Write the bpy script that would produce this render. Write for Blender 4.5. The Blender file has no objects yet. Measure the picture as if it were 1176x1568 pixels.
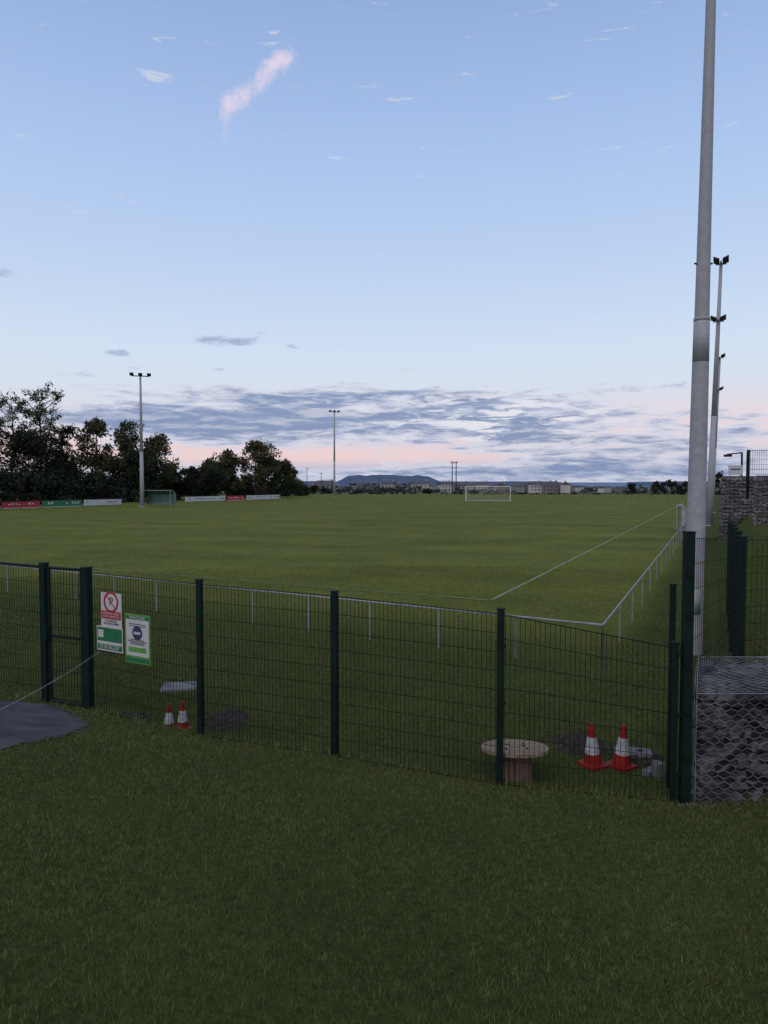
import bpy, bmesh, math, random
import numpy as np
from mathutils import Vector, Matrix, noise as mnoise
random.seed(7); rng=np.random.default_rng(7)
sc=bpy.context.scene
sc.view_settings.view_transform='Standard'
try: sc.view_settings.look='None'
except Exception: pass
sc.view_settings.exposure=0
# ------------------------------------------------------------ survey helpers
CZ=3.2; FP=1045.0; PT=math.radians(2.52); cp,sp=math.cos(PT),math.sin(PT)
def ray(px,py):
    x=(px-588)/FP; u=(784-py)/FP
    return x, cp+u*sp, u*cp-sp
def G(px,py,z=0.0):
    x,y,w=ray(px,py); k=(z-CZ)/w
    return x*k,y*k
def P(px,py,Y):
    x,y,w=ray(px,py); k=Y/y
    return (x*k,Y,CZ+w*k)
def lin(r,g,b):
    f=lambda c:(c/255/12.92 if c/255<=0.04045 else ((c/255+0.055)/1.055)**2.4)
    return (f(r),f(g),f(b),1)
# ------------------------------------------------------------ materials
def base_mat(name):
    m=bpy.data.materials.new(name); m.use_nodes=True
    return m,m.node_tree,m.node_tree.nodes['Principled BSDF']
def mat(name,c1,c2=None,scale=5,rough=0.8,bump=0.0,metal=0.0,detail=6,coord='Object',vscale=None,spec=None,bscale=None):
    m,nt,b=base_mat(name)
    b.inputs['Roughness'].default_value=rough; b.inputs['Metallic'].default_value=metal
    if spec is not None: b.inputs['Specular IOR Level'].default_value=spec
    c1=tuple(c1)[:3]+(1,)
    if c2 is None:
        c2=tuple(x*0.72 for x in c1[:3])+(1,)
    else: c2=tuple(c2)[:3]+(1,)
    tc=nt.nodes.new('ShaderNodeTexCoord'); src=tc.outputs[coord]
    if vscale:
        mp=nt.nodes.new('ShaderNodeMapping'); mp.inputs['Scale'].default_value=vscale
        nt.links.new(src,mp.inputs['Vector']); src=mp.outputs[0]
    n=nt.nodes.new('ShaderNodeTexNoise'); n.inputs['Scale'].default_value=scale; n.inputs['Detail'].default_value=detail
    nt.links.new(src,n.inputs['Vector'])
    r=nt.nodes.new('ShaderNodeValToRGB'); r.color_ramp.elements[0].position=0.35; r.color_ramp.elements[1].position=0.65
    r.color_ramp.elements[0].color=c2; r.color_ramp.elements[1].color=c1
    nt.links.new(n.outputs['Fac'],r.inputs['Fac']); nt.links.new(r.outputs['Color'],b.inputs['Base Color'])
    if bump>0:
        n2=nt.nodes.new('ShaderNodeTexNoise'); n2.inputs['Scale'].default_value=bscale or scale*3; n2.inputs['Detail'].default_value=6
        nt.links.new(src,n2.inputs['Vector'])
        bp=nt.nodes.new('ShaderNodeBump'); bp.inputs['Strength'].default_value=bump; bp.inputs['Distance'].default_value=0.02
        nt.links.new(n2.outputs['Fac'],bp.inputs['Height']); nt.links.new(bp.outputs['Normal'],b.inputs['Normal'])
    return m
M_green=mat('green_powder_coat',(0.006,0.017,0.014),(0.004,0.012,0.010),scale=3,rough=0.65,spec=0.12)
M_wire=mat('green_wire',(0.006,0.016,0.013),(0.004,0.010,0.008),scale=8,rough=0.7,spec=0.1)
M_galv=mat('galvanised_steel',(0.31,0.32,0.34),(0.265,0.27,0.285),scale=9,rough=0.65,spec=.25)
M_galvd=mat('galvanised_rail',(0.27,0.28,0.30),(0.17,0.18,0.19),scale=6,rough=0.6,spec=.3)
M_dark=mat('dark_metal',(0.02,0.021,0.023),scale=5,rough=0.6,spec=.2)
M_white=mat('white_paint',(0.6,0.6,0.59),(0.5,0.5,0.49),scale=7,rough=0.5)
M_shp=mat('shelter_sheet',(0.33,0.34,0.36),(0.24,0.25,0.27),scale=3,rough=0.5)
M_signw=mat('sign_white',(0.46,0.46,0.47),(0.41,0.41,0.42),scale=9,rough=0.5)
M_red=mat('red_plastic',(0.27,0.016,0.013),(0.16,0.010,0.009),scale=9,rough=0.6,spec=.2)
M_refl=mat('white_sleeve',(0.44,0.45,0.47),(0.26,0.26,0.27),scale=14,rough=0.5)
M_signr=mat('sign_red',(0.36,0.02,0.025),scale=9,rough=0.5)
M_signg=mat('sign_green',(0.012,0.13,0.05),(0.010,0.105,0.045),scale=9,rough=0.5)
M_signlg=mat('sign_light_green',(0.10,0.28,0.05),scale=9,rough=0.5)
M_blk=mat('black_print',(0.02,0.02,0.025),scale=9,rough=0.5)
M_blue=mat('sign_blue',(0.02,0.04,0.10),scale=9,rough=0.5)
M_wood=mat('weathered_wood',(0.30,0.235,0.16),(0.15,0.11,0.075),scale=5,rough=0.9,bump=0.4,vscale=(1,12,1),spec=.1)
M_slat=mat('drum_slats',(0.20,0.12,0.09),(0.11,0.065,0.048),scale=6,rough=0.85,vscale=(6,6,0.5))
M_stone=mat('gabion_stone',(0.115,0.108,0.11),(0.032,0.030,0.031),scale=2.5,rough=0.95,bump=0.8,bscale=25,spec=.1)
M_stoneL=mat('gabion_stone_far',(0.17,0.16,0.16),(0.09,0.085,0.087),scale=1.7,rough=0.95,bump=0.5,spec=.1)
M_core=mat('gabion_core',(0.02,0.02,0.02),scale=3,rough=1)
M_coreL=mat('gabion_fill',(0.085,0.08,0.08),scale=3,rough=1)
M_gwire=mat('gabion_wire',(0.26,0.27,0.29),(0.15,0.155,0.165),scale=5,rough=0.6)
M_conc=mat('concrete',(0.16,0.16,0.155),(0.09,0.09,0.088),scale=4,rough=0.9,bump=0.4)
M_soil=mat('soil',(0.040,0.029,0.022),(0.014,0.011,0.008),scale=9,rough=1,bump=0.9)
M_tar=mat('tarmac',(0.085,0.085,0.092),(0.042,0.043,0.047),scale=2.2,rough=0.95,bump=0.9,bscale=60,detail=14,spec=.15)
M_bark=mat('bark',(0.05,0.04,0.033),(0.025,0.02,0.017),scale=3,rough=0.95)
M_leaf=mat('leaves',(0.075,0.080,0.030),(0.020,0.030,0.015),scale=0.6,rough=0.8,detail=8,spec=0.2)
M_leafb=mat('leaves_olive',(0.085,0.070,0.030),(0.022,0.027,0.013),scale=0.5,rough=0.8,detail=8,spec=0.2)
M_leafd=mat('leaves_dark',(0.032,0.039,0.022),(0.011,0.016,0.011),scale=0.6,rough=0.9,detail=8,spec=0.1)
M_leaff=mat('leaves_far',(0.048,0.062,0.054),(0.022,0.034,0.036),scale=0.02,rough=0.95,detail=8,spec=0.0)  # leaf green shifted to blue, distance haze painted in
M_roof=mat('slate_roof',(0.08,0.08,0.095),scale=0.1,rough=0.9)
M_rend=mat('render_wall',(0.42,0.40,0.40),(0.24,0.23,0.23),scale=0.02,rough=0.9)
M_rend2=mat('brick_wall',(0.19,0.16,0.15),(0.13,0.115,0.115),scale=0.02,rough=0.9)
M_win=mat('window_glass',(0.04,0.045,0.055),scale=1,rough=0.2)
M_hill=mat('far_hill',(0.092,0.125,0.185),(0.080,0.110,0.165),scale=0.002,rough=1,spec=0)  # bluish grey: air haze is put into the hill colour
M_sea=mat('sea_water',(0.12,0.18,0.29),(0.09,0.145,0.24),scale=0.0005,rough=0.6,spec=0.1)
M_net=mat('net',(0.5,0.5,0.5),scale=3,rough=0.8)
M_tgreen=mat('shelter_panel',(0.06,0.13,0.10),(0.045,0.10,0.08),scale=1,rough=0.4)

# ------------------------------------------------------------ mesh builder
class MB:
    def __init__(s): s.v=[];s.f=[];s.m=[]
    def add(s,vs,fs,mi):
        o=len(s.v); s.v+=[tuple(v) for v in vs]; s.f+=[tuple(i+o for i in f) for f in fs]; s.m+=[mi]*len(fs)
    def box(s,c,sz,rz=0,mi=0):
        cx,cy,cz=c; a,b,h=sz[0]/2,sz[1]/2,sz[2]/2; co,si=math.cos(rz),math.sin(rz); vs=[]
        for z in(-h,h):
            for x,y in((-a,-b),(a,-b),(a,b),(-a,b)): vs.append((cx+x*co-y*si,cy+x*si+y*co,cz+z))
        s.add(vs,[(3,2,1,0),(4,5,6,7),(0,1,5,4),(1,2,6,5),(2,3,7,6),(3,0,4,7)],mi)
    def cyl(s,p0,p1,r0,r1=None,n=8,mi=0,cap=True):
        if r1 is None:r1=r0
        p0=Vector(p0);p1=Vector(p1);d=(p1-p0)
        if d.length<1e-6:return
        d.normalize(); a=Vector((0,0,1)) if abs(d.z)<0.9 else Vector((1,0,0))
        u=d.cross(a).normalized(); w=d.cross(u); vs=[]
        for p,r in((p0,r0),(p1,r1)):
            for i in range(n):
                t=2*math.pi*(i+.5)/n; vs.append(p+u*(r*math.cos(t))+w*(r*math.sin(t)))
        fs=[(i,(i+1)%n,n+(i+1)%n,n+i) for i in range(n)]
        if cap: fs+=[tuple(range(n-1,-1,-1)),tuple(range(n,2*n))]
        s.add(vs,fs,mi)
    def quad(s,pts,mi=0): s.add(pts,[tuple(range(len(pts)))],mi)
    def build(s,name,mats,smooth=False,parent=None):
        me=bpy.data.meshes.new(name); me.from_pydata(s.v,[],s.f)
        for m in mats: me.materials.append(m)
        me.polygons.foreach_set('material_index',s.m)
        if smooth: me.polygons.foreach_set('use_smooth',[True]*len(s.f))
        me.update(); ob=bpy.data.objects.new(name,me); sc.collection.objects.link(ob)
        if parent: ob.parent=parent
        return ob
def empty(name):
    e=bpy.data.objects.new(name,None); e.empty_display_size=0.2; sc.collection.objects.link(e); return e
# ------------------------------------------------------------ fence plan
F=[G(-140,1046),G(0,1064),G(72,1077),G(137,1087),G(308,1128),G(513,1160),G(765,1203),G(1030,1228)]
fx=np.array([-200]+[p[0] for p in F]+[200]); fy=np.array([F[0][1]+(F[0][0]+200)*0.3]+[p[1] for p in F]+[F[-1][1]-0.5])
RC=G(923,957,0.77); RF=G(1037,815,0.77)
ux,uy=RF[0]-RC[0],RF[1]-RC[1]; L=math.hypot(ux,uy); ux/=L; uy/=L
def sstep(a,b,x):
    t=np.clip((x-a)/(b-a),0,1); return t*t*(3-2*t)
DC=G(265,1110,-0.1)
def terr(X,Y):
    X=np.asarray(X,float);Y=np.asarray(Y,float)
    yl=np.interp(X,fx,fy); t=(yl-Y)*0.93
    z=np.where(t>0,1.85*(1-np.exp(-np.maximum(t,0)*0.27/1.85))*1.18,0)
    z=np.minimum(z,1.9)
    z=z-0.10*sstep(0.05,0.5,-t)*(1-sstep(1.0,4.0,-t))*(X<3.4)
    z=z-0.2*np.exp(-((X-DC[0])**2+(Y-DC[1]-0.15)**2)/0.16)*(t<-0.03)
    s=(X-RC[0])*uy-(Y-RC[1])*ux
    b=np.clip((s-1.7)*(0.45+0.6*np.clip((Y-13)/12,0,1)),0,1.5)*np.clip(-t,0,1)*(1-sstep(50,75,Y))
    z=z+b
    R=np.hypot(X,Y)
    z=z+np.interp(R,[0,175,300,700,2500,9000,12000],[0,0,-1.5,-8.2,-25,-57,-120])
    z=z+sstep(250,1500,R)*(3.5*np.sin(X/310+1)*np.cos(Y/420)+2*np.sin((X+Y)/170))
    z=z+0.012*np.sin(X*2.1+Y*1.3)*np.cos(Y*1.7-X*.6)*(R<60)
    return z
def T(x,y): return float(terr(x,y))
def GT(px,py):
    z=0.0
    for _ in range(40):
        x,y=G(px,py,z); z=.6*z+.4*T(x,y)
    return x,y
# ------------------------------------------------------------ ground sheet
rad=[0.0]+list(np.geomspace(0.4,12000,370)); na=480
th=np.linspace(0,2*np.pi,na,endpoint=False)
rr=np.array(rad[1:]); Xg=np.outer(rr,np.sin(th)); Yg=np.outer(rr,np.cos(th)); Zg=terr(Xg,Yg)
verts=np.concatenate([[[0,0,T(0,0)]],np.stack([Xg.ravel(),Yg.ravel(),Zg.ravel()],1)])
faces=[]
for j in range(na): faces.append((0,1+(j+1)%na,1+j))
for i in range(len(rr)-1):
    o=1+i*na
    for j in range(na):
        k=(j+1)%na; faces.append((o+j,o+k,o+na+k,o+na+j))
me=bpy.data.meshes.new('grass_ground'); me.from_pydata(verts.tolist(),[],faces)
me.polygons.foreach_set('use_smooth',[True]*len(faces))
sx=(verts[:,0]-RC[0])*uy-(verts[:,1]-RC[1])*ux
sy=(verts[:,0]-RC[0])*ux+(verts[:,1]-RC[1])*uy
zone=sstep(-0.6,0.2,-sx)*sstep(-0.5,5.0,sy)
ca=me.color_attributes.new('zone','FLOAT_COLOR','POINT')
arr=np.ones((len(verts),4)); arr[:,0]=zone; ca.data.foreach_set('color',arr.ravel())
me.update(); ground=bpy.data.objects.new('grass_ground',me); sc.collection.objects.link(ground)
if me.polygons[10].normal.z<0: me.flip_normals()
m,nt,b=base_mat('grass_ground'); N=nt.nodes.new; Lk=nt.links.new
b.inputs['Roughness'].default_value=0.95; b.inputs['Specular IOR Level'].default_value=0.03
geo=N('ShaderNodeNewGeometry')
def noi(scale,detail=6,rot=0,vs=(1,1,1),rough=.55):
    mp=N('ShaderNodeMapping'); mp.inputs['Rotation'].default_value=(0,0,rot); mp.inputs['Scale'].default_value=vs
    Lk(geo.outputs['Position'],mp.inputs['Vector'])
    n=N('ShaderNodeTexNoise'); n.inputs['Scale'].default_value=scale; n.inputs['Detail'].default_value=detail; n.inputs['Roughness'].default_value=rough
    Lk(mp.outputs[0],n.inputs['Vector']); return n.outputs['Fac']
def ramp(s,els,interp='LINEAR'):
    r=N('ShaderNodeValToRGB'); r.color_ramp.interpolation=interp
    while len(r.color_ramp.elements)<len(els): r.color_ramp.elements.new(0.5)
    for e,(p,c) in zip(r.color_ramp.elements,els): e.position=p; e.color=tuple(c)[:3]+(1,)
    Lk(s,r.inputs['Fac']); return r.outputs['Color']
def mix(f,a,bb,mode='MIX'):
    x=N('ShaderNodeMix'); x.data_type='RGBA'; x.blend_type=mode
    for s,v in((0,f),(6,a),(7,bb)):
        if hasattr(v,'is_linked') or hasattr(v,'links'): Lk(v,x.inputs[s])
        else: x.inputs[s].default_value=v
    return x.outputs[2]
g1=ramp(noi(0.35,9,rough=.68),[(0.3,(0.094,0.114,0.028)),(0.7,(0.152,0.163,0.039))])
g2=ramp(noi(5,9,rough=.8),[(0.3,(0.4,0.45,0.4)),(0.7,(1.4,1.35,1.35))])
pit=mix(1.0,g1,g2,'MULTIPLY')
ang=math.atan2(uy,ux)
g3=ramp(noi(0.22,6,-ang,(0.3,1,1),.65),[(0.35,(0.84,0.86,0.84)),(0.65,(1.12,1.11,1.09))])
pit=mix(1.0,pit,g3,'MULTIPLY')
mp=N('ShaderNodeMapping'); mp.inputs['Rotation'].default_value=(0,0,-ang); Lk(geo.outputs['Position'],mp.inputs['Vector'])
wv=N('ShaderNodeTexWave'); wv.inputs['Scale'].default_value=0.055; wv.inputs['Distortion'].default_value=0.8; wv.inputs['Detail'].default_value=4
Lk(mp.outputs[0],wv.inputs['Vector'])
pit=mix(1.0,pit,ramp(wv.outputs['Fac'],[(0.25,(0.94,0.95,0.94)),(0.75,(1.04,1.03,1.02))]),'MULTIPLY')
r1=ramp(noi(0.8,8),[(0.3,(0.048,0.063,0.018)),(0.7,(0.075,0.090,0.026))])
rou=mix(1.0,r1,ramp(noi(14,8,rough=.8),[(0.3,(0.45,0.45,0.45)),(0.7,(1.3,1.3,1.3))]),'MULTIPLY')
at=N('ShaderNodeVertexColor'); at.layer_name='zone'
sepz=N('ShaderNodeSeparateColor'); Lk(at.outputs['Color'],sepz.inputs[0])
near=mix(sepz.outputs[0],rou,pit)
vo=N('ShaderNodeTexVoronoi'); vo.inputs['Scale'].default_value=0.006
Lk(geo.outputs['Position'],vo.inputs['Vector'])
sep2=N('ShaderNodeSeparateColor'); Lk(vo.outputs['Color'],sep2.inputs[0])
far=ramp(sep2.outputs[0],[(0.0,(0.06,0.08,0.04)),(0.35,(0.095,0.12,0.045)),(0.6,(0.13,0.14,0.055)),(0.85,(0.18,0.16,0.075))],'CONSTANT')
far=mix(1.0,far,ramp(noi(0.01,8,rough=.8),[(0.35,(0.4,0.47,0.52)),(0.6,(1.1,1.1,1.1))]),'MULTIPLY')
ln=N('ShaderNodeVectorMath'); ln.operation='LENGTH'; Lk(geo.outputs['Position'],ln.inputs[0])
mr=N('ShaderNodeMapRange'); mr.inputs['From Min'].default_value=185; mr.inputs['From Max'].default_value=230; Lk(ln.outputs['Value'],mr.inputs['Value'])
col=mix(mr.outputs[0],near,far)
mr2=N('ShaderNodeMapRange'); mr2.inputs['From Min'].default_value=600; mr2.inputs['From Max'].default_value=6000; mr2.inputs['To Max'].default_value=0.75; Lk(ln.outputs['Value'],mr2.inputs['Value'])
col=mix(mr2.outputs[0],col,(0.07,0.09,0.115,1))  # aerial haze painted into the ground colour, stronger with distance
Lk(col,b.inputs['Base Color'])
bp=N('ShaderNodeBump'); bp.inputs['Strength'].default_value=0.8; bp.inputs['Distance'].default_value=0.03
Lk(noi(22,8,rough=.8),bp.inputs['Height']); Lk(bp.outputs['Normal'],b.inputs['Normal'])
me.materials.append(m)
# sea
mb=MB(); mb.quad([(-60000,6000,-52),(60000,6000,-52),(60000,90000,-52),(-60000,90000,-52)]); mb.build('sea',[M_sea])
# far headland
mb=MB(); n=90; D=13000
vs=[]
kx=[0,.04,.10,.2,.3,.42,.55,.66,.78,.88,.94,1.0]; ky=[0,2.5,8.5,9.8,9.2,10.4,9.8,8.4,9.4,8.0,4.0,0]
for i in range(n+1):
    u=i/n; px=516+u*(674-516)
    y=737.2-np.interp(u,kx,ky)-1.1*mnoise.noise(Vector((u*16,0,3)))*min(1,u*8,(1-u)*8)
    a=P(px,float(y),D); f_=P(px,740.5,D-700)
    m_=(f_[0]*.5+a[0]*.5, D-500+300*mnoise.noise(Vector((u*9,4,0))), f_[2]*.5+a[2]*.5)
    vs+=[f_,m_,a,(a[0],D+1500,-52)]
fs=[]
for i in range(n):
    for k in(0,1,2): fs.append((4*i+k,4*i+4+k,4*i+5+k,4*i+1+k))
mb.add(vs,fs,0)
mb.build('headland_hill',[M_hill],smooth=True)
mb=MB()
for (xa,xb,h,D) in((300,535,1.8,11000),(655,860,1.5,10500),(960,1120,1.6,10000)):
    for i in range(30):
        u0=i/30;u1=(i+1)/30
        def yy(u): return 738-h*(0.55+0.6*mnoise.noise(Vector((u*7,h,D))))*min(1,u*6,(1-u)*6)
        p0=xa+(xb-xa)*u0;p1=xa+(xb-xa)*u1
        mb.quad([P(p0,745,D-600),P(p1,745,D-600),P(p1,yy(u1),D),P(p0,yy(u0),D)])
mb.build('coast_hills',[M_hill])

# ------------------------------------------------------------ pitch lines
def linemat(name,hi):
    M_line,nt2,b2=base_mat(name)
    b2.inputs['Roughness'].default_value=0.9
    tc=nt2.nodes.new('ShaderNodeTexCoord'); nn=nt2.nodes.new('ShaderNodeTexNoise'); nn.inputs['Scale'].default_value=2.5; nn.inputs['Detail'].default_value=10; nn.inputs['Roughness'].default_value=.8
    nt2.links.new(tc.outputs['Object'],nn.inputs['Vector'])
    rp=nt2.nodes.new('ShaderNodeValToRGB'); rp.color_ramp.elements[0].position=.4; rp.color_ramp.elements[1].position=.66
    rp.color_ramp.elements[0].color=(0.115,0.14,0.05,1); rp.color_ramp.elements[1].color=hi
    nt2.links.new(nn.outputs['Fac'],rp.inputs['Fac']); nt2.links.new(rp.outputs['Color'],b2.inputs['Base Color']); return M_line
M_line=linemat('line_paint',(0.26,0.28,0.19,1)); M_line2=linemat('worn_line_paint',(0.165,0.19,0.09,1))
C0=G(752,920); C1=G(1033,777)
tl=math.hypot(C1[0]-C0[0],C1[1]-C0[1]); tx,ty=(C1[0]-C0[0])/tl,(C1[1]-C0[1])/tl; nx,ny=-ty,tx
mb=MB()
def line(s0,n0,s1,n1,w=0.10,mi=0):
    a=(C0[0]+tx*s0+nx*n0,C0[1]+ty*s0+ny*n0); c=(C0[0]+tx*s1+nx*n1,C0[1]+ty*s1+ny*n1)
    d=math.hypot(c[0]-a[0],c[1]-a[1]); k=max(1,int(d/1.0)); ex,ey=(c[0]-a[0])/d,(c[1]-a[1])/d
    for i in range(k):
        q=[]
        for (f,sg) in((i/k,-1),((i+1)/k,-1),((i+1)/k,1),(i/k,1)):
            x=a[0]+(c[0]-a[0])*f-ey*sg*w/2; y=a[1]+(c[1]-a[1])*f+ex*sg*w/2
            q.append((x,y,T(x,y)+0.012))
        mb.quad(q,mi)
line(0,0.1,0,1.6); line(0,1.7,0,60,.08,1); line(0.1,0,98,0); line(98,0,98,60,mi=1); line(16.5,13,16.5,30,.08,1)
mb.build('pitch_line_markings',[M_line,M_line2])

# ------------------------------------------------------------ mesh fences
def panel(mb,a,bp_,za,zb,ta,tb,sp_=0.05,hs=0.2,r=0.0034,mi=1):
    a=Vector((a[0],a[1],0)); c=Vector((bp_[0],bp_[1],0)); Ln=(c-a).length; n=max(2,int(Ln/sp_))
    for i in range(n+1):
        f=i/n; p=a.lerp(c,f); mb.cyl((p.x,p.y,za+(zb-za)*f+0.03),(p.x,p.y,ta+(tb-ta)*f),r,n=3,mi=mi,cap=False)
    h=min(ta-za,tb-zb); k=int(h/hs)
    nn=Vector((-(c-a).y,(c-a).x,0)).normalized()*0.006
    for j in range(k+1):
        f=j/k; edge=j in(0,k)
        for sg in(-1,1):
            mb.cyl((a.x+nn.x*sg,a.y+nn.y*sg,za+0.04+(ta-za-0.05)*f),(c.x+nn.x*sg,c.y+nn.y*sg,zb+0.04+(tb-zb-0.05)*f),r*(1.3 if edge else .6),n=3,mi=mi,cap=False)
def post(mb,x,y,z0,z1,w=0.075,rz=0,mi=0):
    mb.box((x,y,(z0+z1)/2),(w,w,z1-z0),rz,mi); mb.box((x,y,z1+0.008),(w+0.012,w+0.012,0.016),rz,mi)
tops=[P(px,py,F[i][1])[2] for i,(px,py) in enumerate([(-140,843),(0,859),(72,866),(137,873),(308,891),(513,909),(765,936),(1024,988)])]
frz=math.atan2(F[5][1]-F[4][1],F[5][0]-F[4][0])
mb=MB()
for i in range(4,8):
    z0=T(*F[i]); post(mb,F[i][0],F[i][1],z0-0.3,tops[i]+0.02,0.066 if i<7 else 0.06,frz)
    for z in(.3,.9,1.5):
        if z<tops[i]: mb.box((F[i][0]+.02,F[i][1]-.05,z),(.05,.02,.035),frz,1)
for i in range(3,7):
    panel(mb,F[i],F[i+1],T(*F[i])-.02,T(*F[i+1])-.02,tops[i]-0.02,tops[i+1]-0.02)
mb.build('green_mesh_fence',[M_green,M_wire])
mb=MB()
post(mb,F[1][0]-1.2,F[1][1]+0.45,-0.2,tops[1],0.078,frz)
panel(mb,(F[1][0]-1.2,F[1][1]+0.45),F[2],T(*F[1])-.02,T(*F[2])-.02,tops[1]-0.0,tops[2]-0.03)
mb.cyl((F[1][0]-1.2,F[1][1]+0.45,tops[1]),(F[2][0],F[2][1],tops[2]-0.02),0.02,n=8)
mb.build('green_mesh_fence',[M_green,M_wire])
# gate
gt=empty('pedestrian_gate')
mb=MB()
post(mb,F[2][0],F[2][1],-0.2,tops[2]+0.03,0.09,frz); post(mb,F[3][0],F[3][1],-0.2,tops[3]+0.03,0.10,frz)
mb.build('gate_posts',[M_green],parent=gt)
mb=MB(); a=Vector((*F[2],0));c=Vector((*F[3],0)); d=(c-a).normalized(); a2=a+d*0.09; c2=c-d*0.1
zb_,zt_=0.05,tops[2]-0.03
for q in(a2,c2): mb.cyl((q.x,q.y,zb_),(q.x,q.y,zt_),0.024,n=8)
zm=P(100,973,a2.y)[2]
for z in(zb_,zm,zt_): mb.cyl((a2.x,a2.y,z),(c2.x,c2.y,z),0.022,n=8)
panel(mb,a2,c2,zb_,zb_,zt_,zt_,r=.005)
mb.box((a.x+d.x*0.06,a.y+d.y*0.06-0.05,zm+0.05),(0.07,0.09,0.2),frz,0)
for z in(0.25,1.6): mb.box((c.x-d.x*0.07,c.y-d.y*0.07-0.03,z),(0.06,0.05,0.08),frz,0)
mb.build('gate_leaf',[M_green,M_wire],parent=gt)
# rope
mb=MB(); p0=P(152,998,F[3][1]-0.3); p1=P(0,1082,6.9); dv=Vector(p1)-Vector(p0); p1=Vector(p0)+dv*1.25
pts=[]
for i in range(21):
    f=i/20; q=Vector(p0).lerp(p1,f); q.z-=0.05*4*f*(1-f); pts.append(q)
for i in range(20): mb.cyl(pts[i],pts[i+1],0.0045,n=5)
mb.cyl((p1.x,p1.y,T(p1.x,p1.y)-.2),(p1.x,p1.y,p1.z+.1),0.03,n=8)
mb.build('gate_rope',[M_galvd])
# tall corner fence
mb=MB()
K=G(1047,1232,0.0); kt=P(1049,816,K[1])[2]; post(mb,K[0],K[1],-0.2,kt,0.085,0)
K0=G(1036,1212,0.0); post(mb,K0[0]+.03,K0[1]+.25,-0.2,P(1036,896,K0[1]+.25)[2],0.05,0)
Q2=P(1137,826,8.9); panel(mb,K,Q2,0.0,0.3,kt-.04,Q2[2],r=.0028,sp_=.085)
post(mb,Q2[0],Q2[1],0.1,Q2[2]+0.03,0.075)
Q3=P(1118,803,15.5); 
prev=Q2
for k in range(1,5):
    f=k/4; q=(Q2[0]+(Q3[0]-Q2[0])*f,Q2[1]+(Q3[1]-Q2[1])*f,Q2[2]+(Q3[2]-Q2[2])*f)
    post(mb,q[0],q[1],T(q[0],q[1])-.2,q[2]+.03,0.075); panel(mb,prev,q,T(prev[0],prev[1]),T(q[0],q[1]),prev[2],q[2]); prev=q
Q4=(Q2[0]+2.2,Q2[1]+0.3); panel(mb,Q2,Q4,0.4,0.6,Q2[2],Q2[2],r=.003,sp_=.07); post(mb,Q4[0],Q4[1],0.3,Q2[2],0.075)
for z in(0.5,0.95,1.4,1.9,2.3): mb.box((K[0]+0.0,K[1]-0.055,z),(0.06,0.02,0.04),0,1)
mb.build('tall_mesh_fence',[M_green,M_wire])

# ------------------------------------------------------------ pitch rail
mb=MB()
def rail(a,bq,h=0.77,sp_=2.3,r=0.019):
    d=math.hypot(bq[0]-a[0],bq[1]-a[1]); n=max(1,round(d/sp_)); last=None
    for i in range(n+1):
        x=a[0]+(bq[0]-a[0])*i/n; y=a[1]+(bq[1]-a[1])*i/n; z=T(x,y)
        mb.cyl((x,y,z-.1),(x,y,h),r*.8,n=8)
        if last: mb.cyl((last[0],last[1],h),(x,y,h),r,n=8)
        last=(x,y)
RL=G(-120,853,0.77)
rail(RC,RL,sp_=1.5)
rend=(RC[0]+ux*105,RC[1]+uy*105)
rail(RC,rend)
mb.build('pitch_rail_fence',[M_galvd],smooth=False)
mb=MB()
FL=G(463,759.5); FR=G(1045,765)
rail(FL,FR,h=1.0,sp_=2.5,r=0.03)
BL=G(-60,785)
rail(BL,FL,h=0.95,sp_=2.6,r=0.025)
mb.build('pitch_rail_fence',[M_dark])
# hoardings
def board(pxa,pxb,ya,yb,mats,name='advertising_board'):
    A=G(pxa,ya); B=G(pxb,yb); mbb=MB()
    a=Vector((A[0],A[1],0));c=Vector((B[0],B[1],0)); L_=(c-a).length; d=(c-a)/L_; rz=math.atan2(d.y,d.x); ce=(a+c)/2
    mbb.box((ce.x,ce.y,0.55),(L_-0.15,0.05,0.8),rz,0)
    nrm=Vector((d.y,-d.x,0)); 
    if nrm.y>0: nrm=-nrm
    o=ce+nrm*0.03
    mbb.box((o.x,o.y,0.20),(L_-0.2,0.02,0.06),rz,1)
    k=int(L_/0.42)
    for i in range(k):
        if random.random()<0.3: continue
        q=a+d*(0.5+i*(L_-1)/max(1,k-1))+nrm*0.035
        hh=random.choice((0.14,0.2,0.26)); mbb.box((q.x,q.y,0.6+random.choice((0,.06))),(random.uniform(.1,.26),0.02,hh),rz,1)
    for f in(0.02,0.5,0.98):
        q=a+d*(L_*f)-nrm*0.06; mbb.cyl((q.x,q.y,-.1),(q.x,q.y,1.0),0.04,n=6,mi=2)
    mbb.build(name,mats+[M_dark])
board(-70,0,788,781.5,[M_signw,M_signg]); board(2,62,781.3,779.3,[M_signr,M_signw]); board(64,126,779.2,777.2,[M_signg,M_signw]); board(128,187,777.1,775.2,[M_signw,M_signg])
board(283,345,770.5,768.6,[M_signw,M_signg]); board(347,375,768.5,767.6,[M_signr,M_signw]); board(377,428,767.5,765.6,[M_signw,M_blue])
mb=MB()
A=G(-60,783);B=G(463,759)
n=60
for i in range(n+1):
    x=A[0]+(B[0]-A[0])*i/n;y=A[1]+(B[1]-A[1])*i/n; mb.cyl((x,y+.5,0),(x,y+.5,1.6),0.03,n=4)
for z in np.arange(0.2,1.61,0.2): mb.cyl((A[0],A[1]+.5,z),(B[0],B[1]+.5,z),0.012,n=4)
mb.build('boundary_mesh_fence',[M_wire])

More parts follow.
